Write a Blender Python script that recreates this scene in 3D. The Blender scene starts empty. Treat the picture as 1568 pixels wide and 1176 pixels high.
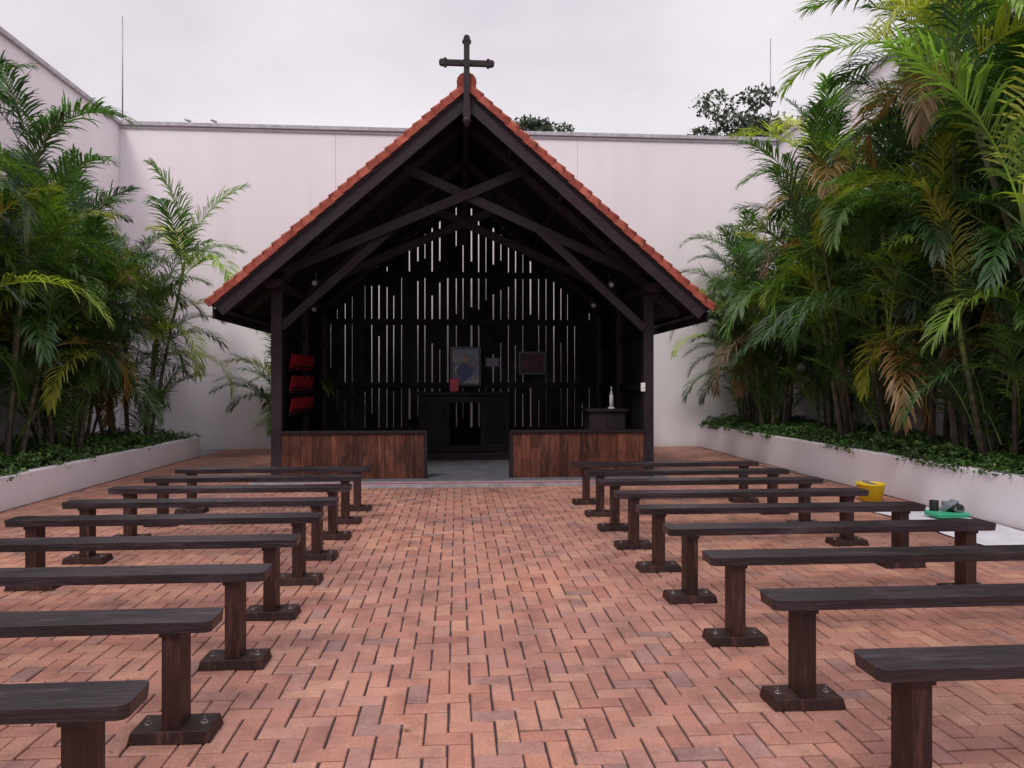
import bpy, bmesh, math, random
import numpy as np
from mathutils import Vector, Matrix, Euler
random.seed(7)
rng = np.random.default_rng(11)
scene = bpy.context.scene
COL = scene.collection
R = math.radians

# ---------------------------------------------------------------- materials
def new_mat(name):
    m = bpy.data.materials.new(name); m.use_nodes = True
    nt = m.node_tree; nt.nodes.clear()
    out = nt.nodes.new('ShaderNodeOutputMaterial')
    return m, nt, out
def N(nt, t, **kw):
    n = nt.nodes.new(t)
    for k, v in kw.items(): setattr(n, k, v)
    return n
def L(nt, a, b): nt.links.new(a, b)
def ramp(nt, src, stops, interp='LINEAR'):
    r = N(nt, 'ShaderNodeValToRGB'); r.color_ramp.interpolation = interp
    els = r.color_ramp.elements
    while len(els) < len(stops): els.new(0.5)
    for e, (p, c) in zip(els, stops):
        e.position = p; e.color = (c[0], c[1], c[2], 1)
    L(nt, src, r.inputs[0]); return r
def noise(nt, scale, detail=4, rough=.55, vec=None, stretch=None, coord='Object'):
    n = N(nt, 'ShaderNodeTexNoise'); n.inputs['Scale'].default_value = scale
    n.inputs['Detail'].default_value = detail; n.inputs['Roughness'].default_value = rough
    if vec is None:
        tc = N(nt, 'ShaderNodeTexCoord'); vec = tc.outputs[coord]
    if stretch:
        mp = N(nt, 'ShaderNodeMapping'); mp.inputs['Scale'].default_value = stretch
        L(nt, vec, mp.inputs[0]); vec = mp.outputs[0]
    L(nt, vec, n.inputs['Vector']); return n
def mixc(nt, f, a, b, mode='MIX'):
    m = N(nt, 'ShaderNodeMix', data_type='RGBA', blend_type=mode)
    for s, v in ((m.inputs[0], f), (m.inputs[6], a), (m.inputs[7], b)):
        if isinstance(v, (int, float)): s.default_value = v
        elif isinstance(v, tuple): s.default_value = (*v, 1)
        else: L(nt, v, s)
    return m.outputs[2]
def bsdf(nt, out, color, rough=.6, spec=.4, bump=None, bstr=.3, bdist=.01, metal=0):
    p = N(nt, 'ShaderNodeBsdfPrincipled')
    if isinstance(color, tuple): p.inputs['Base Color'].default_value = (*color, 1)
    else: L(nt, color, p.inputs['Base Color'])
    if isinstance(rough, (int, float)): p.inputs['Roughness'].default_value = rough
    else: L(nt, rough, p.inputs['Roughness'])
    p.inputs['Specular IOR Level'].default_value = spec
    p.inputs['Metallic'].default_value = metal
    if bump is not None:
        b = N(nt, 'ShaderNodeBump'); b.inputs['Strength'].default_value = bstr
        b.inputs['Distance'].default_value = bdist
        L(nt, bump, b.inputs['Height']); L(nt, b.outputs[0], p.inputs['Normal'])
    L(nt, p.outputs[0], out.inputs[0]); return p
def simple(name, c, rough=.6, metal=0, spec=.4, var=.25, scale=8):
    m, nt, out = new_mat(name)
    n = noise(nt, scale)
    lo = tuple(x*(1-var) for x in c); hi = tuple(min(1, x*(1+var)) for x in c)
    r = ramp(nt, n.outputs[0], [(.3, lo), (.7, hi)])
    bsdf(nt, out, r.outputs[0], rough, spec, n.outputs[0], .15, .004, metal)
    return m
def wood(name, c1, c2, stretch, rough=.5, spec=.4, island=.5, wear=None, bstr=.5):
    m, nt, out = new_mat(name)
    oi = N(nt, 'ShaderNodeObjectInfo'); tc = N(nt, 'ShaderNodeTexCoord')
    ad = N(nt, 'ShaderNodeVectorMath', operation='MULTIPLY_ADD')
    cb = N(nt, 'ShaderNodeCombineXYZ')
    for i in range(3): L(nt, oi.outputs['Random'], cb.inputs[i])
    L(nt, cb.outputs[0], ad.inputs[0]); ad.inputs[1].default_value = (37, 23, 51); L(nt, tc.outputs['Object'], ad.inputs[2])
    vec = ad.outputs[0]
    n = noise(nt, 6, 8, .68, vec=vec, stretch=stretch)
    n2 = noise(nt, 1.9, 3, .5, vec=vec)
    r = ramp(nt, n.outputs[0], [(.3, c1), (.7, c2)])
    g = N(nt, 'ShaderNodeNewGeometry')
    ri = ramp(nt, g.outputs['Random Per Island'], [(0, (1-island,)*3), (1, (1+island*.7,)*3)])
    c = mixc(nt, 1.0, r.outputs[0], ri.outputs[0], 'MULTIPLY')
    st = ramp(nt, n2.outputs[0], [(.35, (.65, .65, .65)), (.65, (1.15, 1.15, 1.15))])
    c = mixc(nt, 1.0, c, st.outputs[0], 'MULTIPLY')
    if wear:
        nw = noise(nt, 3.5, 9, .75, vec=vec, stretch=tuple(.35*s+.3 for s in stretch))
        fw = ramp(nt, nw.outputs[0], [(.52, (0, 0, 0)), (.68, (.75, .75, .75))])
        c = mixc(nt, fw.outputs[0], c, wear)
    rr = ramp(nt, n2.outputs[0], [(.3, (rough*.7,)*3), (.7, (min(1, rough*1.3),)*3)])
    bsdf(nt, out, c, rr.outputs[0], spec, n.outputs[0], bstr, .006)
    return m

M = {}
M['seat'] = wood('bench_seat_wood', (.006, .004, .006), (.036, .024, .029), (1, 14, 14), .36, .5, .3, (.095, .072, .088), 1.0)  # wear scuffs, with the seat tops' purple sheen painted into the same colour
M['leg'] = wood('bench_leg_wood', (.011, .005, .005), (.050, .018, .014), (12, 12, 1), .5, .4, .4, (.12, .052, .04), .9)
M['dark'] = wood('chapel_dark_timber', (.008, .005, .007), (.024, .014, .018), (6, 6, 1), .65, .25, .4)
M['beam'] = wood('chapel_beam_timber', (.013, .008, .012), (.044, .026, .032), (4, 4, 4), .6, .3, .3)
M['plank'] = wood('chapel_board_wood', (.005, .004, .007), (.016, .012, .017), (8, 8, 1), .75, .2, .5)
M['lowwall'] = wood('parapet_board_wood', (.03, .009, .006), (.15, .05, .030), (9, 9, .8), .55, .3, .5, (.24, .10, .06))
M['bolt'] = simple('bolt_steel', (.25, .23, .22), .4, .9)
M['steel'] = simple('grey_steel', (.35, .34, .36), .45, .6)
M['coping'] = simple('coping_metal', (.42, .40, .44), .5, .1)
M['concrete'] = simple('concrete_floor', (.12, .12, .14), .7, var=.3, scale=3)
M['kerb'] = simple('concrete_kerb', (.30, .29, .31), .8, var=.3, scale=6)
M['soil'] = simple('planter_soil', (.03, .022, .015), .95)
M['red'] = simple('red_cloth', (.26, .012, .02), .85, spec=.15, var=.4)
M['redpaint'] = simple('red_paint_line', (.40, .05, .07), .6)
M['yellow'] = simple('yellow_plastic', (.78, .55, .02), .35, var=.08)
M['green'] = simple('green_plastic', (.05, .45, .25), .4, var=.1)
M['white'] = simple('white_wax', (.8, .78, .76), .5, var=.05)
M['cloth'] = simple('drop_cloth', (.62, .62, .68), .8, var=.12, scale=5)
M['black'] = simple('black_plastic', (.02, .02, .022), .4)
M['rag'] = simple('grey_rag', (.2, .22, .27), .9, var=.5, scale=20)

def wall_mat():
    m, nt, out = new_mat('white_painted_render')
    n = noise(nt, .35, 5, .6)
    s = noise(nt, 1.2, 6, .6, stretch=(1, 1, .12))
    f = noise(nt, 60, 3, .6)
    r = ramp(nt, n.outputs[0], [(.3, (.82, .785, .825)), (.7, (.87, .84, .87))])
    rs = ramp(nt, s.outputs[0], [(.28, (.90, .90, .91)), (.5, (1, 1, 1))])
    c = mixc(nt, .6, r.outputs[0], rs.outputs[0], 'MULTIPLY')
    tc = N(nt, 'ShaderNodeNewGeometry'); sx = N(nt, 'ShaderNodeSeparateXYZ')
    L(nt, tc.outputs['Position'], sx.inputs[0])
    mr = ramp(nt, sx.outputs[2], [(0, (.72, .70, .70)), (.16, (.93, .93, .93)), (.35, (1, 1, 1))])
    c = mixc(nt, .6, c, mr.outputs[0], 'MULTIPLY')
    bsdf(nt, out, c, .85, .2, f.outputs[0], .15, .003)
    return m
M['wall'] = wall_mat()

def brick_mat():
    m, nt, out = new_mat('clay_paver')
    g = N(nt, 'ShaderNodeNewGeometry')
    base = ramp(nt, g.outputs['Random Per Island'],
        [(0, (.32, .145, .11)), (.18, (.41, .20, .145)), (.38, (.37, .175, .13)), (.52, (.44, .225, .16)),
         (.68, (.39, .195, .15)), (.82, (.46, .25, .175)), (.94, (.38, .195, .16)), (1, (.28, .165, .145))])
    big = noise(nt, .5, 4, .55)
    mid = noise(nt, 3.2, 6, .7)
    fine = noise(nt, 90, 4, .7)
    sp = ramp(nt, big.outputs[0], [(.32, (.70, .71, .77)), (.5, (1, 1, 1)), (.7, (1.18, 1.12, 1.02))])
    c = mixc(nt, 1.0, base.outputs[0], sp.outputs[0], 'MULTIPLY')
    sm = ramp(nt, mid.outputs[0], [(.3, (.56, .56, .59)), (.5, (1, 1, 1)), (.68, (1.15, 1.14, 1.13))])
    c = mixc(nt, .9, c, sm.outputs[0], 'MULTIPLY')
    sf = ramp(nt, fine.outputs[0], [(.3, (.66, .66, .67)), (.65, (1.18, 1.18, 1.18))])
    c = mixc(nt, .9, c, sf.outputs[0], 'MULTIPLY')
    pale = noise(nt, 9, 5, .7)
    fp = ramp(nt, pale.outputs[0], [(.56, (0, 0, 0)), (.74, (.5, .5, .5))])
    c = mixc(nt, fp.outputs[0], c, (.47, .34, .31))
    rr = ramp(nt, mid.outputs[0], [(.3, (.45,)*3), (.7, (.75,)*3)])
    bsdf(nt, out, c, rr.outputs[0], .4, fine.outputs[0], .6, .003)
    return m
M['brick'] = brick_mat()
M['joint'] = simple('sand_joint', (.040, .027, .027), .95, scale=20)
def tile_mat():
    m, nt, out = new_mat('terracotta_tile')
    g = N(nt, 'ShaderNodeNewGeometry')
    b = ramp(nt, g.outputs['Random Per Island'], [(0, (.29, .06, .045)), (.5, (.39, .092, .06)), (1, (.47, .13, .085))])
    n = noise(nt, 9, 5, .65)
    s = ramp(nt, n.outputs[0], [(.3, (.45, .45, .45)), (.6, (1.05, 1.05, 1.05))])
    bsdf(nt, out, mixc(nt, .9, b.outputs[0], s.outputs[0], 'MULTIPLY'), .75, .3, n.outputs[0], .3, .006)
    return m
M['tile'] = tile_mat()
def leaf_mat(name, rough=.42, trans=.3, spec=.5):
    m, nt, out = new_mat(name)
    a = N(nt, 'ShaderNodeAttribute', attribute_name='tint')
    n = noise(nt, 2.2, 2)
    s = ramp(nt, n.outputs[0], [(.3, (.7, .7, .7)), (.7, (1.25, 1.25, 1.2))])
    c = mixc(nt, 1.0, a.outputs['Color'], s.outputs[0], 'MULTIPLY')
    p = bsdf(nt, out, c, rough, spec)
    if trans > 0:
        t = N(nt, 'ShaderNodeBsdfTranslucent')
        c2 = mixc(nt, 1.0, c, (1.7, 1.8, .8), 'MULTIPLY'); L(nt, c2, t.inputs[0])
        mx = N(nt, 'ShaderNodeMixShader'); mx.inputs[0].default_value = trans
        L(nt, p.outputs[0], mx.inputs[1]); L(nt, t.outputs[0], mx.inputs[2]); L(nt, mx.outputs[0], out.inputs[0])
    return m
M['frond'] = leaf_mat('palm_frond_leaf')
M['cane'] = leaf_mat('palm_cane', .6, 0.0, .3)
M['cover'] = leaf_mat('groundcover_leaf', .5, 0, .4)

# ---------------------------------------------------------------- helpers
def obj_from_mesh(name, me, parent=None, loc=(0, 0, 0), rot=(0, 0, 0), scale=(1, 1, 1)):
    o = bpy.data.objects.new(name, me); COL.objects.link(o)
    o.location = loc; o.rotation_euler = rot; o.scale = scale
    if parent: o.parent = parent
    return o
def empty(name, loc=(0, 0, 0)):
    o = bpy.data.objects.new(name, None); COL.objects.link(o); o.location = loc
    o.empty_display_size = .2; return o
def bm_box(bm, c, s, mi=0, rot=None, taper=None):
    v = []
    for dz in (-.5, .5):
        for dx, dy in ((-.5, -.5), (.5, -.5), (.5, .5), (-.5, .5)):
            k = (taper if (taper and dz > 0) else 1)
            p = Vector((dx*s[0]*k, dy*s[1]*k, dz*s[2]))
            if rot is not None: p = rot @ p
            v.append(bm.verts.new(p+Vector(c)))
    for f in ((0, 3, 2, 1), (4, 5, 6, 7), (0, 1, 5, 4), (1, 2, 6, 5), (2, 3, 7, 6), (3, 0, 4, 7)):
        fc = bm.faces.new([v[i] for i in f]); fc.material_index = mi
def bm_beam(bm, p1, p2, w, h, mi=0, up=(0, 0, 1)):
    p1 = Vector(p1); p2 = Vector(p2); d = (p2-p1); ln = d.length; x = d.normalized()
    y = Vector(up).cross(x)
    if y.length < 1e-4: y = Vector((0, 1, 0)).cross(x)
    y.normalize(); z = x.cross(y)
    m = Matrix((x, y, z)).transposed()
    bm_box(bm, (p1+p2)/2, (ln, w, h), mi, m)
def bm_cyl(bm, p1, p2, r1, r2, seg=12, mi=0, smooth=True):
    p1 = Vector(p1); p2 = Vector(p2); x = (p2-p1).normalized()
    a = Vector((0, 0, 1)) if abs(x.z) < .9 else Vector((1, 0, 0))
    u = x.cross(a).normalized(); w = x.cross(u)
    A = [];B = []
    for i in range(seg):
        t = 2*math.pi*i/seg; d = u*math.cos(t)+w*math.sin(t)
        A.append(bm.verts.new(p1+d*r1)); B.append(bm.verts.new(p2+d*r2))
    for i in range(seg):
        j = (i+1) % seg
        f = bm.faces.new((A[i], B[i], B[j], A[j])); f.material_index = mi; f.smooth = smooth
    f = bm.faces.new(A); f.material_index = mi
    f = bm.faces.new(B[::-1]); f.material_index = mi
def finish(bm, name, mats, parent=None, bevel=0, loc=(0, 0, 0), rot=(0, 0, 0)):
    bmesh.ops.recalc_face_normals(bm, faces=bm.faces[:])
    me = bpy.data.meshes.new(name); bm.to_mesh(me); bm.free()
    for m in mats: me.materials.append(m)
    o = obj_from_mesh(name, me, parent, loc, rot)
    if bevel:
        b = o.modifiers.new('bevel', 'BEVEL'); b.width = bevel; b.segments = 2
        b.limit_method = 'ANGLE'; b.angle_limit = R(40)
    return o

# ---------------------------------------------------------------- ground + paving
bm = bmesh.new(); bm_box(bm, (0, 0, -.27), (600, 600, .5)); finish(bm, 'ground', [M['kerb']])
W = .105
vs = []; fs = []
x0, x1, y0, y1 = -5.5, 5.95, -3.0, 17.98
nx = int((x1-x0)/W)+3; ny = int((y1-y0)/W)+2
def brick(ax, ay, bx, by):
    ax = max(ax, x0); bx = min(bx, x1); ay = max(ay, y0); by = min(by, y1)
    if bx-ax < .03 or by-ay < .03: return
    g = .0036; c = .005
    zt = random.uniform(-.002, .002); tx = random.uniform(-.0018, .0018); ty = random.uniform(-.0018, .0018)
    jx = random.uniform(-.0022, .0022); jy = random.uniform(-.0022, .0022)
    i = len(vs)
    for (px, py, sx, sy) in ((ax, ay, 1, 1), (bx, ay, -1, 1), (bx, by, -1, -1), (ax, by, 1, -1)):
        vs.append((px+sx*g+jx, py+sy*g+jy, -.012))
    for (px, py, sx, sy, a, b) in ((ax, ay, 1, 1, -1, -1), (bx, ay, -1, 1, 1, -1), (bx, by, -1, -1, 1, 1), (ax, by, 1, -1, -1, 1)):
        vs.append((px+sx*(g+c*.25)+jx, py+sy*(g+c*.25)+jy, zt-.004+a*tx+b*ty))
    for (px, py, sx, sy, a, b) in ((ax, ay, 1, 1, -1, -1), (bx, ay, -1, 1, 1, -1), (bx, by, -1, -1, 1, 1), (ax, by, 1, -1, -1, 1)):
        vs.append((px+sx*(g+c)+jx, py+sy*(g+c)+jy, zt+a*tx+b*ty))
    for o in (0, 4):
        for k in range(4):
            j = (k+1) % 4
            fs.append((i+o+k, i+o+j, i+o+4+j, i+o+4+k))
    fs.append((i+8, i+9, i+10, i+11))
for a in range(-2, nx):
    for b in range(-2, ny):
        k = (a-b) % 4; X = x0+a*W; Y = y0+b*W
        if k == 0: brick(X, Y, X+2*W, Y+W)
        elif k == 3: brick(X, Y, X+W, Y+2*W)
nb = len(fs); i = len(vs)
vs += [(x0, y0, -.009), (x1, y0, -.009), (x1, y1, -.009), (x0, y1, -.009)]
fs.append((i, i+1, i+2, i+3))
me = bpy.data.meshes.new('brick_paving'); me.from_pydata(vs, [], fs)
me.materials.append(M['brick']); me.materials.append(M['joint'])
me.polygons[nb].material_index = 1
obj_from_mesh('brick_paving', me)

# ---------------------------------------------------------------- walls
HW = 7.62
bm = bmesh.new()
bm_box(bm, (-5.45, 18.1, HW/2), (5.08, .2, HW)); bm_box(bm, (.02, 18.1, HW/2), (5.85, .2, HW)); bm_box(bm, (5.535, 18.1, HW/2), (5.17, .2, HW))
bm_box(bm, (0.07, 18.13, HW/2), (15.9, .16, HW-.01))
bm_box(bm, (0.07, 18.09, HW+.045), (16.3, .34, .09), 1)
bm_box(bm, (0.07, 17.985, HW-.06), (16.3, .03, .025), 1)
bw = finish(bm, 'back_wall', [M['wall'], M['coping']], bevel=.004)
for nm, X in (('side_wall', -8.0), ('side_wall', 8.15)):
    bm = bmesh.new()
    bm_box(bm, (X, 7.5, HW/2), (.2, 20.99, HW)); s = 1 if X < 0 else -1
    bm_box(bm, (X, 7.45, HW+.04), (.34, 20.9, .09), 1)
    finish(bm, nm, [M['wall'], M['coping']], bevel=.004)
for X in (-7.86, 7.85):
    bm = bmesh.new(); bm_cyl(bm, (X, 18.05, HW+.09), (X, 18.05, HW+2.6), .018, .012, 8)
    bm_cyl(bm, (X, 18.05, HW+.09), (X, 18.05, HW+.2), .04, .02, 8)
    finish(bm, 'lightning_rod', [M['steel']])
for X in (-6.35, -5.75):
    bm = bmesh.new(); bm_cyl(bm, (X, 18.05, HW+.09), (X, 18.05, HW+.16), .012, .012, 8)
    bm_cyl(bm, (X-.07, 18.0, HW+.19), (X+.06, 18.05, HW+.15), .03, .02, 10)
    finish(bm, 'wall_floodlight', [M['steel']])

# planters
def planter(xa, xb, ya, yb, h, close):
    bm = bmesh.new(); t = .16
    inner = xa if abs(xa) < abs(xb) else xb
    sx = -1 if inner < 0 else 1
    bm_box(bm, (inner+sx*t/2, (ya+yb)/2, h/2), (t, yb-ya, h), 0)
    if close: bm_box(bm, ((xa+xb)/2+sx*t/2, yb-t/2+.003, h/2-.002), (abs(xb-xa)-t, t, h-.004), 0)
    bm_box(bm, ((xa+xb)/2+sx*t/2, (ya+yb)/2-.1, h/2-.06), (abs(xb-xa)-t-.01, yb-ya-.3, h-.12), 1)
    finish(bm, 'planter', [M['wall'], M['soil']], bevel=.012)
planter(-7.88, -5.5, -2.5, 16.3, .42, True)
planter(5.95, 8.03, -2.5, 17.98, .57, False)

# ---------------------------------------------------------------- ground cover
def leaf_cloud(name, P, size, cols, mat, upness=1.2):
    n = len(P)
    nrm = rng.normal(size=(n, 3)); nrm[:, 2] = np.abs(nrm[:, 2])+upness
    nrm /= np.linalg.norm(nrm, axis=1)[:, None]
    a = rng.normal(size=(n, 3)); u = np.cross(nrm, a); u /= np.linalg.norm(u, axis=1)[:, None]
    v = np.cross(nrm, u)
    s = (size*rng.uniform(.6, 1.3, n))[:, None]
    V = np.stack([P-u*s, P-v*s*.5-nrm*s*.1, P+u*s, P+v*s*.5-nrm*s*.1], 1).reshape(-1, 3)
    F = np.arange(4*n).reshape(n, 4)
    me = bpy.data.meshes.new(name); me.from_pydata(V.tolist(), [], F.tolist())
    ca = me.color_attributes.new('tint', 'FLOAT_COLOR', 'POINT')
    C = np.ones((n, 4, 4)); C[:, :, :3] = cols[:, None, :]
    ca.data.foreach_set('color', C.ravel()); me.materials.append(mat)
    return me
def cover(name, xa, xb, ya, yb, z, n, edge, spill):
    x = rng.uniform(xa, xb, n); y = ya+(yb-ya)*rng.uniform(0, 1, n)
    k = .13+.08*np.sin(x*5+1.3*y)*np.cos(y*3.1+x)+.06*np.sin(y*7.7)*np.sin(x*9)
    d = np.abs(x-edge); k = k*np.clip(d/.10, .35, 1)
    h = np.clip(k, .02, .3); zz = z-.08+(h+.1)*np.sqrt(rng.uniform(0, 1, n))
    P = np.stack([x, y, zz], 1)
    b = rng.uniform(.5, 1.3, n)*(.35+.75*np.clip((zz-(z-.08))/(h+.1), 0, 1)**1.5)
    # tufts spilling over the wall edge
    m = n//25; yc = rng.uniform(ya, yb, 26)[rng.integers(0, 26, m)]+rng.normal(0, .13, m)
    t = rng.uniform(0, 1, m)
    Q = np.stack([edge+(spill-edge)*t, yc, z+.05-.10*t**2+rng.uniform(-.02, .03, m)], 1)
    P = np.concatenate([P, Q]); b = np.concatenate([b, rng.uniform(.5, 1.2, m)]); n += m
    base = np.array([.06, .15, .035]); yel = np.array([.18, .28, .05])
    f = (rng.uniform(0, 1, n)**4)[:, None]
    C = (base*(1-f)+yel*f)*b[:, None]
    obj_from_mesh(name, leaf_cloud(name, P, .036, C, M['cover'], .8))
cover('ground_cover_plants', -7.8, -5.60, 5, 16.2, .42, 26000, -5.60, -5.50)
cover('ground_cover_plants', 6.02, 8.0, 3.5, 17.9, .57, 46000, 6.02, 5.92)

# ---------------------------------------------------------------- areca palms
GR = [(.030, .076, .027), (.042, .105, .030), (.062, .155, .036), (.040, .094, .042), (.12, .23, .042), (.055, .14, .032), (.09, .19, .04)]
YL = [(.27, .37, .05), (.36, .40, .07), (.20, .34, .05)]
BR = [(.26, .18, .08), (.18, .12, .055), (.30, .18, .07)]
class PB:
    def __init__(s): s.V = []; s.F = []; s.C = []; s.n = 0; s.mi = []
    def add(s, V, F, C, mi):
        s.V.append(V); s.C.append(C)
        s.F += [tuple(int(i)+s.n for i in f) for f in F]; s.mi += [mi]*len(F); s.n += len(V)
def tube(pb, pts, rad, col, mi, seg=6):
    pts = np.array(pts); K = len(pts); T = np.gradient(pts, axis=0); T /= np.linalg.norm(T, axis=1)[:, None]
    ref = np.array([.31, .95, .05]); U = np.cross(T, ref); U /= np.linalg.norm(U, axis=1)[:, None]; Wv = np.cross(T, U)
    a = np.arange(seg)*2*np.pi/seg
    rad = np.array(rad)
    V = pts[:, None, :]+rad[:, None, None]*(np.cos(a)[None, :, None]*U[:, None, :]+np.sin(a)[None, :, None]*Wv[:, None, :])
    F = [(k*seg+i, k*seg+(i+1) % seg, (k+1)*seg+(i+1) % seg, (k+1)*seg+i) for k in range(K-1) for i in range(seg)]
    C = np.repeat(np.array(col), seg, axis=0) if len(np.shape(col)) == 2 else np.tile(np.array(col), (K*seg, 1))
    pb.add(V.reshape(-1, 3), F, C, mi)
def frond(pb, base, az, el0, bend, Ln, n, ll, col):
    K = 14; t = np.linspace(0, 1, K)
    el = el0-bend*t**1.4; tw = rng.normal(0, .14)
    azs = az+tw*t*2
    T = np.stack([np.cos(el)*np.cos(azs), np.cos(el)*np.sin(azs), np.sin(el)], 1)
    P = np.concatenate([[[0, 0, 0]], np.cumsum((T[:-1]+T[1:])/2*(Ln/(K-1)), 0)])+base
    tube(pb, P, .012*(1-t*.8), np.array(col)*1.3+np.array([.08, .08, .0]), 0, 3)
    q = np.linspace(.16, .995, n)
    for s in (-1, 1):
        qq = np.clip(q+rng.uniform(-.006, .006, n), 0, 1)
        p = np.stack([np.interp(qq, t, P[:, i]) for i in range(3)], 1)
        tt = np.stack([np.interp(qq, t, T[:, i]) for i in range(3)], 1); tt /= np.linalg.norm(tt, axis=1)[:, None]
        az_ = np.interp(qq, t, azs)
        S = np.stack([-np.sin(az_), np.cos(az_), np.zeros(n)], 1)*s
        Nn = np.cross(tt, S)*s
        a = np.radians(60-36*qq)+rng.normal(0, .08, n); v = np.radians(rng.normal(26, 11, n))
        d = tt*np.cos(a)[:, None]+S*(np.sin(a)*np.cos(v))[:, None]+Nn*(np.sin(a)*np.sin(v))[:, None]
        l = ll*np.sin(np.pi*(.16+.74*qq))**.7*rng.uniform(.82, 1.12, n)
        w = .0122*rng.uniform(.8, 1.25, n)*(ll/.45)
        wd = np.cross(d, Nn); wd /= np.linalg.norm(wd, axis=1)[:, None]
        dr = rng.uniform(.2, .75, n)[:, None]
        m = p+d*(l*.45)[:, None]
        d2 = d+np.array([0, 0, -1.])*dr; d2 /= np.linalg.norm(d2, axis=1)[:, None]
        m2 = m+d2*(l*.3)[:, None]
        d3 = d2+np.array([0, 0, -1.])*dr; d3 /= np.linalg.norm(d3, axis=1)[:, None]
        tip = m2+d3*(l*.28)[:, None]
        w = w[:, None]
        V = np.stack([p-wd*w*.4, p+wd*w*.4, m-wd*w, m+wd*w, m2-wd*w*.7, m2+wd*w*.7, tip], 1).reshape(-1, 3)
        F = []
        for i in range(n):
            o = i*7; F += [(o, o+1, o+3, o+2), (o+2, o+3, o+5, o+4), (o+4, o+5, o+6)]
        cc = np.array(col)[None, :]*rng.uniform(.72, 1.3, n)[:, None]
        pb.add(V, F, np.repeat(cc, 7, axis=0), 0)
def palm_mesh(name, nst, hmin, hmax, lush, basal=9):
    pb = PB()
    for s in range(nst):
        a = s*2.4+rng.uniform(-.5, .5); r = .5*np.sqrt(rng.uniform(0.1, 1))
        h = hmin+(hmax-hmin)*((s+rng.uniform(0, 1))/nst); lean = rng.uniform(.06, .28)*r/.5+.02
        K = 22; t = np.linspace(0, 1, K)
        x = r*np.cos(a)+np.cos(a)*(lean*t+.14*lean*t*t)*h; y = r*np.sin(a)+np.sin(a)*(lean*t+.14*lean*t*t)*h
        P = np.stack([x, y, t*h], 1)
        r0 = rng.uniform(.023, .036); rad = r0*(1.25-.35*t); rad[::2] *= 1.10
        base = np.array([.15, .115, .095])*rng.uniform(.6, 1.3); top = np.array([.15, .19, .07])
        C = base[None, :]*(1-t[:, None]**2)+top[None, :]*t[:, None]**2
        C[::2] *= .55
        tube(pb, P, rad, C, 1, 7)
        tip = P[-1]; dr = np.array([np.cos(a)*lean, np.sin(a)*lean, 1]); dr /= np.linalg.norm(dr)
        cs = np.array([tip+dr*k for k in (0, .15, .4, .6)])
        tube(pb, cs, [r0*1.0, r0*1.3, r0*1.1, r0*.5], (.16, .22, .06), 1, 7)
        nf = int(rng.integers(7, 9)*lush)
        az0 = rng.uniform(0, 6.28); hue = rng.uniform(.7, 1.3); yell = rng.uniform() < .3
        for f in range(nf):
            u = f/max(1, nf-1)
            az = az0+f*2.4+rng.normal(0, .25)
            el = R(84-58*u+rng.normal(0, 6)); bd = R(60+54*u+rng.normal(0, 12)); Ln = rng.uniform(1.55, 2.2)
            q = rng.uniform()
            col = GR[rng.integers(len(GR))]
            if q < (.45 if yell else .07): col = YL[rng.integers(3)]
            if u > .85 and q > .80: col = BR[rng.integers(3)]; bd += .4
            frond(pb, tip+dr*(.5-.35*u), az, el, bd, Ln, 44, rng.uniform(.44, .57), np.array(col)*hue*rng.uniform(.85, 1.15))
    for f in range(int(basal*lush)):
        az = rng.uniform(0, 6.28); r = rng.uniform(.1, .5)
        b = np.array([r*np.cos(az), r*np.sin(az), rng.uniform(0, 1.0)])
        frond(pb, b, az+rng.normal(0, .4), R(rng.uniform(66, 86)), R(rng.uniform(40, 90)), rng.uniform(1.1, 1.9), 30, rng.uniform(.34, .48), np.array(GR[rng.integers(len(GR))])*rng.uniform(.7, 1.1))
    V = np.concatenate(pb.V); C = np.concatenate(pb.C)
    me = bpy.data.meshes.new(name); me.from_pydata(V.tolist(), [], pb.F)
    me.materials.append(M['frond']); me.materials.append(M['cane'])
    me.polygons.foreach_set('material_index', pb.mi)
    ca = me.color_attributes.new('tint', 'FLOAT_COLOR', 'POINT')
    CC = np.ones((len(V), 4)); CC[:, :3] = C; ca.data.foreach_set('color', CC.ravel())
    return me
PM = [palm_mesh('areca_a', 10, 1.2, 4.6, 1.0), palm_mesh('areca_b', 10, 1.0, 4.3, 1.0),
      palm_mesh('areca_c', 9, 1.5, 5.0, 1.0), palm_mesh('areca_d', 8, .6, 3.3, 1.0, 12), palm_mesh('areca_small', 4, .3, 1.2, .8)]
def palm(i, x, y, z, sc, rot): obj_from_mesh('areca_palm', PM[i], None, (x, y, z), (0, 0, rot), (sc, sc, sc))
for p in [(2, -7.2, 9.2, .33, .95, .3), (1, -6.8, 11.2, .33, .98, 4.0), (3, -6.4, 12.5, .33, .9, 1.0),
          (0, -6.9, 13.7, .33, .80, 5.2), (3, -6.4, 15.1, .33, 1.02, 2.6), (4, -3.7, 17.2, .0, 1.0, 3.0),
          (1, 6.9, 16.5, .45, .84, 1.1), (3, 6.7, 15.2, .45, 1.0, 3.3), (2, 7.3, 13.9, .45, .86, .4), (0, 7.1, 12.3, .45, 1.02, 2.2),
          (1, 7.2, 10.9, .45, 1.17, 3.9), (2, 7.0, 9.4, .45, 1.12, 5.5), (3, 6.9, 8.7, .45, 1.0, 4.4),
          (1, 7.2, 7.3, .45, 1.15, 2.0)]:
    palm(*p)

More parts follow.
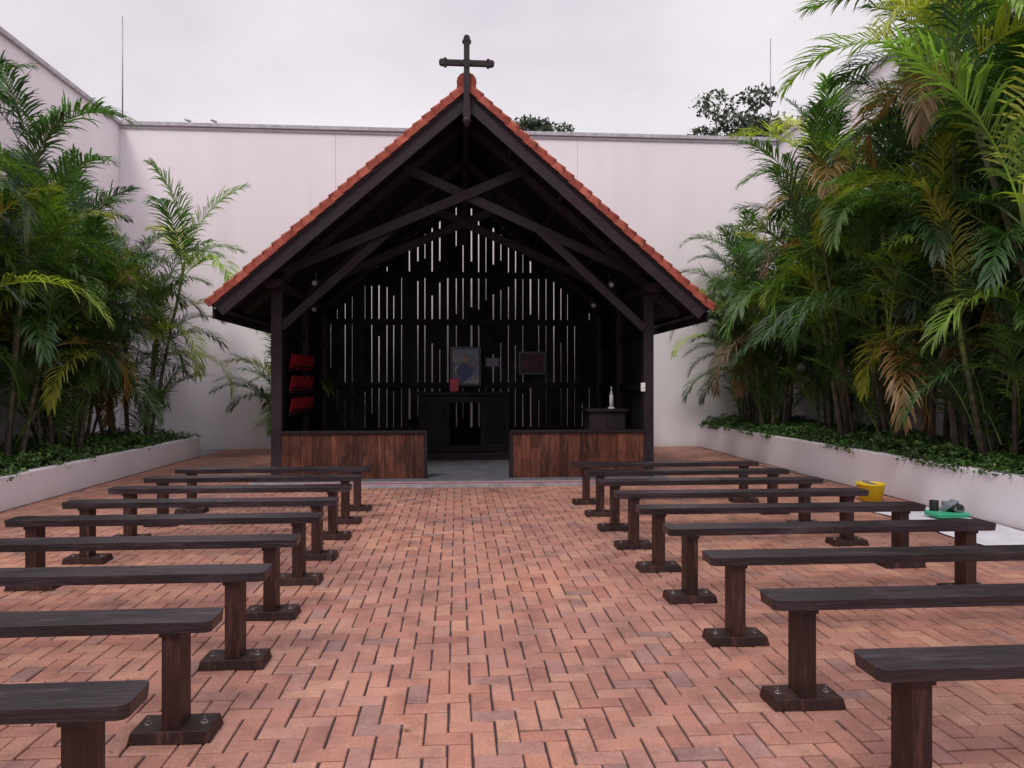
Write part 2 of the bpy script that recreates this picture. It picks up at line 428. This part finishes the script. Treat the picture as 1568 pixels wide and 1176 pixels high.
# ---------------------------------------------------------------- trees behind the wall
def tree(x, y, h, rad, nl, seed):
    rg = np.random.default_rng(seed); e = empty('broadleaf_tree', (x, y, 0))
    pb = PB()
    tube(pb, [(0, 0, 0), (.1, 0, h*.35), (0, .1, h*.62)], [.22, .17, .12], (.08, .06, .045), 0, 8)
    blobs = []
    for i in range(20):
        a = rg.uniform(0, 6.28); r = rad*rg.uniform(.2, 1); z = h-rad*rg.uniform(.2, 1.5)*.6
        c = np.array([r*np.cos(a), r*np.sin(a), z-.12*r]); blobs.append((c, rad*rg.uniform(.16, .32)))
        tube(pb, [(0, .1, h*.55), c*.5+np.array([0, 0, h*.3]), c], [.09, .05, .02], (.08, .06, .045), 0, 5)
    V = np.concatenate(pb.V); me = bpy.data.meshes.new('trunk'); me.from_pydata(V.tolist(), [], pb.F); me.materials.append(M['cane'])
    ca = me.color_attributes.new('tint', 'FLOAT_COLOR', 'POINT'); CC = np.ones((len(V), 4)); CC[:, :3] = np.concatenate(pb.C); ca.data.foreach_set('color', CC.ravel())
    obj_from_mesh('trunk', me, e)
    P = []; C = []
    for c, r in blobs:
        k = nl//20; d = rg.normal(size=(k, 3)); d /= np.linalg.norm(d, axis=1)[:, None]
        q = c+d*(r*rg.uniform(.3, 1.25, k)**.6)[:, None]*np.array([1.3, 1.3, .65]); P.append(q)
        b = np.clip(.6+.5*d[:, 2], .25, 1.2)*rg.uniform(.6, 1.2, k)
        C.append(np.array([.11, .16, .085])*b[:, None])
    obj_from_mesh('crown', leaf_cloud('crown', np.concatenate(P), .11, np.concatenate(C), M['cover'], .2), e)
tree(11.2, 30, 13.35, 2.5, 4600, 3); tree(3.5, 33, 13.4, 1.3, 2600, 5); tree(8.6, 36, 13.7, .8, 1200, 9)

# ---------------------------------------------------------------- benches
def bench_mesh(Ln, name):
    bm = bmesh.new(); hw = .105; zt = .528; th = .052; c = .03
    out = [(-Ln/2+c, -hw), (Ln/2-c, -hw), (Ln/2-c*.3, -hw+c*.3), (Ln/2, -hw+c), (Ln/2, hw-c), (Ln/2-c*.3, hw-c*.3), (Ln/2-c, hw), (-Ln/2+c, hw),
           (-Ln/2+c*.3, hw-c*.3), (-Ln/2, hw-c), (-Ln/2, -hw+c), (-Ln/2+c*.3, -hw+c*.3)]
    T = [bm.verts.new((x, y, zt)) for x, y in out]; B = [bm.verts.new((x*.996, y*.93, zt-th)) for x, y in out]
    bm.faces.new(T); bm.faces.new(B[::-1])
    for i in range(12):
        j = (i+1) % 12; bm.faces.new((T[i], B[i], B[j], T[j]))
    for s in (-1, 1):
        X = s*(Ln/2-.18)
        bm_box(bm, (X, 0, (.05+zt-th)/2), (.08, .13, zt-th-.05), 1)
        bm_box(bm, (X, 0, .026), (.35, .19, .052), 1, taper=.93)
        bm_box(bm, (X-s*.001, 0, zt-th-.012), (.09, .16, .02), 1)
        for q in (-1, 1):
            bm_cyl(bm, (X+q*.12, 0, .05), (X+q*.12, 0, .055), .018, .018, 12, 2)
            bm_cyl(bm, (X+q*.12, 0, .055), (X+q*.12, 0, .066), .010, .010, 6, 2, False)
            bm_cyl(bm, (X+q*.12, 0, .066), (X+q*.12, 0, .078), .005, .005, 6, 2, False)
    bmesh.ops.recalc_face_normals(bm, faces=bm.faces[:])
    me = bpy.data.meshes.new(name); bm.to_mesh(me); bm.free()
    for k in ('seat', 'leg', 'bolt'): me.materials.append(M[k])
    return me
KB = .955
bl = bench_mesh(2.44*KB, 'bench_l'); br = bench_mesh(2.57*KB, 'bench_r')
for i in range(9):
    for me, X, Y in ((bl, -2.325*KB, (2.66+.872*i)*KB), (br, 2.85*KB, (2.76+.895*i)*KB)):
        o = obj_from_mesh('wooden_bench', me, None, (X+random.uniform(-.015, .015), Y+random.uniform(-.012, .012), .002), (0, 0, R(random.uniform(-.6, .6)+(180 if random.random() < .5 else 0))))
        b = o.modifiers.new('bevel', 'BEVEL'); b.width = .006; b.segments = 2; b.limit_method = 'ANGLE'; b.angle_limit = R(50)

# ---------------------------------------------------------------- chapel
CX = .14; HWD = 3.74; ZR = 6.02; ZE = 2.74; YF = 11.0; YB = 16.6
SL = (ZR-ZE)/HWD; ang = math.atan(SL)
chapel = empty('timber_chapel', (0, 0, 0))
XL, XR, YP, FZ = -2.83, 3.11, 11.92, .05
def roofz(x): return ZR-SL*abs(x-CX)
bm = bmesh.new(); bm_box(bm, (CX, 13.9, FZ/2-.005), (6.5, 4.9, FZ+.01)); bm_box(bm, (CX, 11.295, FZ/2-.004), (6.52, .31, FZ+.012), 1)
finish(bm, 'floor_slab', [M['concrete'], M['kerb']], chapel, .006)
bm = bmesh.new(); bm_box(bm, (CX+.4, 11.19, FZ+.0065), (5.6, .06, .006)); finish(bm, 'red_edge_line', [M['redpaint']], chapel)
# frame
bm = bmesh.new()
for X in (XL, XR):
    for Y in (YP, 13.95, 15.96):
        bm_box(bm, (X, Y, (FZ+3.02)/2), (.165, .165, 3.02-FZ), 0)
    bm_box(bm, (X, 13.95, 3.09), (.19, 4.8, .14), 0)          # wall plate
    bm_box(bm, (X, 11.62, 3.10), (.27, .16, .12), 0)
for k, Y in enumerate((YP, 13.95, 15.9)):
    for s in (-1, 1):
        d = Vector((s, 0, -SL)).normalized(); nrm = Vector((s*SL, 0, 1)).normalized()
        off = nrm*(-.215)
        bm_beam(bm, Vector((CX, Y, ZR))+off, Vector((CX+s*3.62, Y, roofz(CX+3.62)))+off, .12, .17, 0, (0, 1, 0))
        yo = Y-.065+ (.0 if s > 0 else .055)
        if k < 2: bm_beam(bm, (CX-s*2.86, yo-.06, 3.30), (CX+s*.98, yo-.06, 4.99), .15, .05, 0, (0, 1, 0))
        if k == 0: bm_beam(bm, (CX+s*2.90, yo-.01, 2.45), (CX+s*1.18, yo-.01, 4.02), .13, .06, 0, (0, 1, 0))
    if k > 0: bm_box(bm, (CX, Y+.1, 5.1), (.13, .08, 1.1), 0)
bm_box(bm, (CX, 13.8, ZR-.36), (.09, 5.4, .22), 0)
for s in (-1, 1):
    for u in (.7, 1.5, 2.3, 3.05, 3.6):
        X = CX+s*u; bm_box(bm, (X, 13.75, roofz(X)-.21), (.07, 5.35, .09), 0, Matrix.Rotation(s*ang, 3, 'Y'))
finish(bm, 'timber_frame', [M['beam']], chapel, .006)
# roof deck, bargeboards, fascia
bm = bmesh.new()
for s in (-1, 1):
    mid = Vector((CX+s*HWD/2, (YF+YB)/2+.03, (ZR+ZE)/2)); nrm = Vector((s*SL, 0, 1)).normalized()
    ln = HWD/math.cos(ang)
    bm_box(bm, mid-nrm*.115, (ln-.02, YB-YF-.08, .05), 0, Matrix.Rotation(s*ang, 3, 'Y'))
    d = Vector((s, 0, -SL)).normalized()
    for Y in (YF+.03, YB-.03):
        bm_beam(bm, Vector((CX, Y+.004*s, ZR))-nrm*.19, Vector((CX+s*(HWD-.02), Y+.004*s, ZE+.02))-nrm*.19, .20, .045, 1, (0, 1, 0))
        bm_beam(bm, Vector((CX, Y-.03*(1 if Y < 13 else -1)+.004*s, ZR))-nrm*.10, Vector((CX+s*(HWD), Y-.03*(1 if Y < 13 else -1)+.004*s, ZE))-nrm*.10, .05, .03, 1, (0, 1, 0))
    bm_box(bm, (CX+s*(HWD-.06), (YF+YB)/2, ZE-.16), (.03, YB-YF-.12, .15), 1)
finish(bm, 'roof_deck', [M['dark'], M['beam']], chapel, .004)
# tiles
for s in (-1, 1):
    vs = []; fs = []; nC = 22; per = .21; ys = np.arange(YF+.02, YB, per/8); ny = len(ys); ln = HWD/math.cos(ang)
    d = Vector((s, 0, -SL)).normalized(); nrm = Vector((s*SL, 0, 1)).normalized()
    for c in range(nC):
        for e, off in ((0, 0.0), (1, .028)):
            for y in ys:
                p = Vector((CX, y, ZR))+d*((c+e)*ln/nC)+nrm*(-.07+off+.03*abs(math.sin(math.pi*(y-YF)/per)))
                vs.append(p)
    for c in range(nC):
        for i in range(ny-1):
            a = c*2*ny+i; fs.append((a, a+1, a+ny+1, a+ny))
    me = bpy.data.meshes.new('roof_tiles'); me.from_pydata([tuple(v) for v in vs], [], fs); me.materials.append(M['tile'])
    for p in me.polygons: p.use_smooth = True
    obj_from_mesh('roof_tiles', me, chapel)
bm = bmesh.new()
nT = 27; ln = HWD/math.cos(ang)
for s in (-1, 1):
    d = Vector((s, 0, -SL)).normalized(); nrm = Vector((s*SL, 0, 1)).normalized()
    for Y in (YF-.01, YB+.01):
        for i in range(nT):
            p = Vector((CX, Y, ZR))+d*(.1+i*(ln-.1)/nT)+nrm*(-.03+random.uniform(-.005, .005))
            q = p+d*(ln/nT+.025)+nrm*.013
            bm_cyl(bm, p+nrm*.012, q+nrm*.012, .044, .056, 12)
            bm_beam(bm, p-nrm*.02+Vector((0, -.035 if Y < 13 else .035, 0)), q-nrm*.02+Vector((0, -.042 if Y < 13 else .042, 0)), .09, .022, 0, (0, 1, 0))
for i in range(27):
    y = YF-.05+i*.21
    bm_cyl(bm, (CX, y, ZR-.01), (CX, y+.25, ZR), .15, .13, 14)
finish(bm, 'verge_and_ridge_tiles', [M['tile']], chapel)
# side walls + back wall boards
bm = bmesh.new()
for X, s in ((XL-.03, 1), (XR+.03, -1)):
    y = YP+.1
    while y < 15.95:
        w = random.uniform(.15, .2)
        bm_box(bm, (X+random.uniform(-.004, .004), y+w/2, 1.55), (.024, w-.004, 3.0)); y += w
    for z in (.6, 1.5, 2.4): bm_box(bm, (X+s*.045, 13.9, z), (.05, 3.9, .1))
x = XL-.02
cx = CX+.05
while x < XR+.02:
    c = abs(x-cx)
    w = random.uniform(.125, .16); gap = random.choice([.012, .015, .019, .023, .030])*(1.0 if c < 1.4 else (.75 if c < 2.2 else .5))
    if c < .12: gap = .038
    zt = roofz(x+w/2)-.30
    bm_box(bm, (x+w/2, 16.05+random.uniform(-.004, .004), (zt+.1)/2), (w, .022, zt-.1), 0, Matrix.Rotation(random.uniform(-.0025, .0025), 3, 'Y'))
    for (za, zb) in ((.1, .62), (.62, 1.5), (1.5, 2.85), (2.85, 3.9), (3.9, zt)):
        zb = min(zb, zt)
        if zb-za < .08: continue
        r = random.random()
        if za < .3 or r < .08+.2*(c > 2.0):
            bm_box(bm, (x+w+gap/2, 16.09, (za+zb)/2), (gap+.05, .02, zb-za-.01))
        elif r < .55:
            l = (zb-za)*random.uniform(.12, .5)
            bm_box(bm, (x+w+gap/2, 16.09, (zb-l/2) if random.random() < .6 else za+l/2), (gap+.05, .02, l))
    x += w+gap
for z in (.5, 1.52, 2.88, 3.9):
    hwid = min(2.95, (ZR-.35-z)/SL)
    bm_box(bm, (CX, 16.0, z), (2*hwid, .07, .13))
finish(bm, 'slatted_walls', [M['plank']], chapel)
# low parapet walls
for xa, xb in ((XL+.085, -.50), (.86, XR-.085)):
    bm = bmesh.new(); x = xa
    while x < xb-.01:
        w = min(random.uniform(.10, .2), xb-x)
        if xb-x-w < .05: w = xb-x
        if random.random() < .45:
            zc = random.uniform(.3, .6)
            bm_box(bm, (x+w/2, 11.83+random.uniform(-.004, .004), (FZ+zc)/2), (w-.004, .03, zc-FZ-.002))
            bm_box(bm, (x+w/2, 11.83+random.uniform(-.004, .004), (zc+.76)/2), (w-.004, .03, .76-zc-.002))
        else: bm_box(bm, (x+w/2, 11.83+random.uniform(-.004, .004), (FZ+.76)/2), (w-.004, .03, .76-FZ))
        x += w
    finish(bm, 'parapet_boards', [M['lowwall']], chapel, .003)
    bm = bmesh.new()
    bm_box(bm, ((xa+xb)/2, 11.87, .785), (xb-xa+.03, .17, .045)); bm_box(bm, ((xa+xb)/2, 11.905, .4), (xb-xa-.02, .08, .7))
    e = xb if xa < 0 else xa
    bm_box(bm, (e, 11.86, .405), (.05, .14, .71))
    finish(bm, 'parapet_rail', [M['dark']], chapel, .005)
# cross with rounded knob ends + pendant
bm = bmesh.new(); yc = 10.90; zc = 6.27
bm_box(bm, (CX, yc, 6.02), (.085, .06, 1.20)); bm_box(bm, (CX, yc+.002, zc), (.70, .055, .085))
for (px, pz, dx, dz) in ((CX, 6.63, 0, 1), (CX-.36, zc, -1, 0), (CX+.36, zc, 1, 0)):
    bm_cyl(bm, (px, yc-.036, pz), (px, yc+.036, pz), .048, .048, 16)
    for q in (-1, 1):
        bm_cyl(bm, (px+dz*q*.04-dx*.045, yc-.033, pz+dx*q*.04-dz*.045), (px+dz*q*.04-dx*.045, yc+.033, pz+dx*q*.04-dz*.045), .027, .027, 12)
bm_box(bm, (CX, yc-.004, zc), (.13, .07, .13), 0, Matrix.Rotation(R(45), 3, 'Y'))
bm_box(bm, (CX, yc+.01, 5.66), (.12, .07, .36), 0, None, .7)
bm_cyl(bm, (CX, yc+.01, 5.49), (CX, yc+.01, 5.42), .04, .075, 10); bm_cyl(bm, (CX, yc+.01, 5.42), (CX, yc+.01, 5.33), .075, .02, 10)
finish(bm, 'roof_cross', [M['beam']], chapel, .006)
# spotlights on the frame
for (X, Y, Z) in ((-2.2, 11.75, 3.18), (-2.35, 12.5, 2.85), (2.3, 12.5, 2.95), (2.45, 11.75, 3.2)):
    bm = bmesh.new(); bm_cyl(bm, (X, Y, Z), (X, Y-.12, Z-.07), .035, .05, 14); bm_cyl(bm, (X, Y+.02, Z), (X, Y+.02, Z+.14), .01, .01, 6)
    bm_cyl(bm, (X, Y-.121, Z-.0706), (X, Y-.126, Z-.0735), .035, .035, 14, 1)
    finish(bm, 'spotlight', [M['black'], M['rag']], chapel)
bm = bmesh.new(); bm_box(bm, (XR-.10, YP-.1, 1.5), (.07, .035, .14)); bm_cyl(bm, (XR-.1, YP-.12, 1.5), (XR-.1, YP-.13, 1.5), .02, .02, 10)
finish(bm, 'wall_switch', [M['white']], chapel, .006)
# altar
alt = empty('altar'); bm = bmesh.new()
bm_box(bm, (CX, 15.2, FZ+.07), (2.6, 1.2, .14)); finish(bm, 'step', [M['dark']], alt, .01)
bm = bmesh.new()
bm_box(bm, (.14, 15.0, 1.36), (1.92, .6, .07)); bm_box(bm, (-.45, 15.0, .755), (.62, .5, 1.13)); bm_box(bm, (.75, 15.0, .755), (.58, .5, 1.13))
bm_box(bm, (.16, 15.0, 1.25), (.62, .46, .14)); bm_box(bm, (.16, 15.0, .26), (.62, .46, .13))
for X in (-.45, .75): bm_box(bm, (X, 14.745, .78), (.4, .02, .8))
finish(bm, 'table', [M['plank']], alt, .01)
bm = bmesh.new(); bm_box(bm, (-.06, 14.85, 1.52), (.17, .14, .24)); bm_box(bm, (-.06, 14.85, 1.652), (.19, .16, .02)); finish(bm, 'red_tabernacle_lamp', [M['redpaint']], alt, .01)
# icon painting
def paint_mat():
    m, nt, out = new_mat('icon_paint'); v = N(nt, 'ShaderNodeTexVoronoi'); v.inputs['Scale'].default_value = 7
    tc = N(nt, 'ShaderNodeTexCoord'); L(nt, tc.outputs['Object'], v.inputs[0])
    r = ramp(nt, v.outputs['Color'], [(.2, (.03, .04, .08)), (.45, (.10, .13, .2)), (.6, (.25, .23, .23)), (.8, (.07, .06, .10))])
    bsdf(nt, out, r.outputs[0], .35, .5); return m
bm = bmesh.new(); bm_box(bm, (.18, 15.93, 1.93), (.66, .04, .84), 0); bm_box(bm, (.18, 15.905, 1.93), (.56, .012, .74), 1)
bm_cyl(bm, (.18, 15.897, 2.1), (.18, 15.893, 2.1), .085, .085, 20, 2); bm_cyl(bm, (.18, 15.898, 1.82), (.18, 15.894, 1.82), .17, .17, 20, 3)
bm_cyl(bm, (.27, 15.892, 1.95), (.27, 15.889, 1.95), .05, .05, 16, 2)
finish(bm, 'icon_painting', [M['black'], paint_mat(), simple('icon_face', (.25, .2, .17)), simple('icon_robe', (.06, .09, .18))], None)
bm = bmesh.new(); bm_box(bm, (1.62, 15.93, 2.0), (.6, .04, .5), 0); bm_box(bm, (1.62, 15.905, 2.0), (.5, .012, .4), 1)
finish(bm, 'framed_picture', [M['black'], simple('picture_red', (.05, .015, .018), var=.7, scale=6)])
bm = bmesh.new(); bm_box(bm, (.76, 15.93, 2.02), (.3, .03, .2), 0); bm_box(bm, (.76, 15.912, 2.02), (.26, .012, .16), 1)
finish(bm, 'framed_notice', [M['black'], simple('notice_paper', (.16, .15, .18), var=.3, scale=25)])
# side cabinet with candle
lc = empty('side_cabinet'); bm = bmesh.new()
bm_box(bm, (2.68, 13.3, .55), (.66, .5, 1.0)); bm_box(bm, (2.68, 13.3, 1.08), (.76, .6, .05)); bm_box(bm, (2.52, 13.04, .55), (.28, .02, .8)); bm_box(bm, (2.84, 13.04, .55), (.28, .02, .8))
finish(bm, 'cabinet', [M['beam']], lc, .008)
bm = bmesh.new(); bm_cyl(bm, (2.78, 13.2, 1.105), (2.78, 13.2, 1.13), .07, .06, 16); bm_cyl(bm, (2.78, 13.2, 1.13), (2.78, 13.2, 1.36), .038, .036, 16)
bm_cyl(bm, (2.78, 13.2, 1.36), (2.78, 13.2, 1.42), .036, .012, 16); bm_cyl(bm, (2.78, 13.2, 1.42), (2.78, 13.2, 1.5), .012, .01, 10)
finish(bm, 'white_candle', [M['white']], lc)
# hymn book rack on left wall
rk = empty('hymn_book_rack')
bm = bmesh.new(); bb = bmesh.new()
for z in (1.06, 1.43, 1.80):
    bm_box(bm, (XL+.1, 13.3, z-.02), (.1, 1.9, .025)); bm_box(bm, (XL+.15, 13.3, z+.05), (.012, 1.9, .03))
    for i in range(8):
        y = 12.5+i*.24
        bm_box(bb, (XL+.10, y, z+.13), (.03, .14, .25), 0, Matrix.Rotation(R(random.uniform(8, 14)), 3, 'Y') @ Matrix.Rotation(R(random.uniform(-14, 14)), 3, 'X'))
finish(bm, 'shelves', [M['dark']], rk); finish(bb, 'books', [M['red']], rk, .004)

# ---------------------------------------------------------------- clutter on right
me = bpy.data.meshes.new('drop_cloth'); vs = []; fs = []; nx_, ny_ = 14, 60
for j in range(ny_+1):
    for i in range(nx_+1):
        x = 5.0+i/nx_*.9; y = 3.4+j/ny_*5.7
        z = .006+.008*(math.sin(x*9+y*3)*math.sin(y*5-x*4)+1)
        if i == 0: x += .03*math.sin(y*3.3)
        if j == ny_: y += .05*math.sin(x*6)
        vs.append((x, y, z))
for j in range(ny_):
    for i in range(nx_): a = j*(nx_+1)+i; fs.append((a, a+1, a+nx_+2, a+nx_+1))
me.from_pydata(vs, [], fs); me.materials.append(M['cloth']); obj_from_mesh('drop_cloth', me)
def lathe(bm, c, prof, seg=24, mi=0):
    rings = []
    for r, z in prof: rings.append([bm.verts.new((c[0]+r*math.cos(2*math.pi*i/seg), c[1]+r*math.sin(2*math.pi*i/seg), c[2]+z)) for i in range(seg)])
    for a, b in zip(rings[:-1], rings[1:]):
        for i in range(seg):
            j = (i+1) % seg; f = bm.faces.new((a[i], a[j], b[j], b[i])); f.material_index = mi; f.smooth = True
    bm.faces.new(rings[0]).material_index = mi; bm.faces.new(rings[-1]).material_index = mi
bm = bmesh.new(); lathe(bm, (5.45, 9.4, .012), [(.135, 0), (.175, .21), (.19, .215), (.19, .23), (.172, .232), (.165, .2), (.13, .02)])
bm_box(bm, (5.40, 9.33, .25), (.18, .05, .03), 1, Matrix.Rotation(.3, 3, 'Y'))
finish(bm, 'yellow_bucket', [M['yellow'], M['rag']])
bm = bmesh.new(); bm_box(bm, (5.6, 8.1, .05), (.36, .26, .03), 0); bm_box(bm, (5.6, 8.1, .075), (.40, .30, .015), 0)
for q in range(7):
    bm_box(bm, (5.6+random.uniform(-.13, .13), 8.1+random.uniform(-.08, .08), .12+random.uniform(0, .05)), (.13, .09, .05), 1+q % 3, Euler((random.uniform(-.6, .6), random.uniform(-.6, .6), random.uniform(0, 3))).to_matrix())
lathe(bm, (5.52, 8.2, .08), [(.05, 0), (.05, .12), (.046, .12), (.04, .02)], 16, 3)
finish(bm, 'paint_tray_with_rags', [M['green'], M['rag'], M['steel'], M['black']], None, .004)
# hose along planter
bm = bmesh.new(); pr = None
for i in range(40):
    t = i/39; p = (5.80+.06*math.sin(t*9), 11.2+t*4.2, .02)
    if pr: bm_cyl(bm, pr, p, .012, .012, 8)
    pr = p
finish(bm, 'garden_hose', [M['steel']])
# dry leaves scattered
n = 160; P = np.stack([rng.uniform(-5.3, 5.8, n), rng.uniform(1.5, 17, n), np.full(n, .012)], 1)
Cc = np.array([.22, .14, .06])*rng.uniform(.4, 1.3, n)[:, None]
obj_from_mesh('fallen_leaves', leaf_cloud('fallen_leaves', P, .022, Cc, M['cover'], 6))

# ---------------------------------------------------------------- world, sun, camera
w = bpy.data.worlds.new('World'); scene.world = w; w.use_nodes = True
nt = w.node_tree; nt.nodes.clear()
out = nt.nodes.new('ShaderNodeOutputWorld'); bg = nt.nodes.new('ShaderNodeBackground'); bg.inputs[1].default_value = .1
sky = nt.nodes.new('ShaderNodeTexSky'); sky.sky_type = 'NISHITA'; sky.sun_disc = False
SE, SA = 52, 205
sky.sun_elevation = R(SE); sky.sun_rotation = R(SA)
tc = nt.nodes.new('ShaderNodeTexCoord')
n1 = noise(nt, 1.5, 5, .5, vec=tc.outputs['Generated'], stretch=(1, 1, 1.8))
cl = ramp(nt, n1.outputs[0], [(.3, (6.3, 5.7, 6.5)), (.5, (7.9, 7.25, 7.9)), (.68, (9.8, 9.3, 9.6))])
sx = N(nt, 'ShaderNodeSeparateXYZ'); L(nt, tc.outputs['Generated'], sx.inputs[0])
zr = ramp(nt, sx.outputs[2], [(0, (1.0,)*3), (.42, (1.0,)*3), (1, (2.05, 1.98, 1.97))], 'EASE')
cc = mixc(nt, 1.0, cl.outputs[0], zr.outputs[0], 'MULTIPLY')
fin = mixc(nt, .93, sky.outputs[0], cc)
L(nt, fin, bg.inputs[0]); L(nt, bg.outputs[0], out.inputs[0])
sd = bpy.data.lights.new('sun', 'SUN'); sd.energy = 1.5; sd.angle = R(16); sd.color = (1, .94, .87)
so = bpy.data.objects.new('sun', sd); COL.objects.link(so)
az = R(SA); dirv = Vector((math.sin(az)*math.cos(R(SE)), math.cos(az)*math.cos(R(SE)), math.sin(R(SE))))
so.rotation_euler = dirv.to_track_quat('Z', 'Y').to_euler(); so.location = (0, -5, 20)
cd = bpy.data.cameras.new('camera'); cd.lens = 26; cd.sensor_width = 36; cd.clip_end = 1000
co = bpy.data.objects.new('camera', cd); COL.objects.link(co)
co.location = (0, 0, 1.55); co.rotation_euler = (R(90), 0, R(-4.24)); scene.camera = co
scene.view_settings.view_transform = 'Standard'; scene.view_settings.look = 'None'; scene.view_settings.exposure = 0
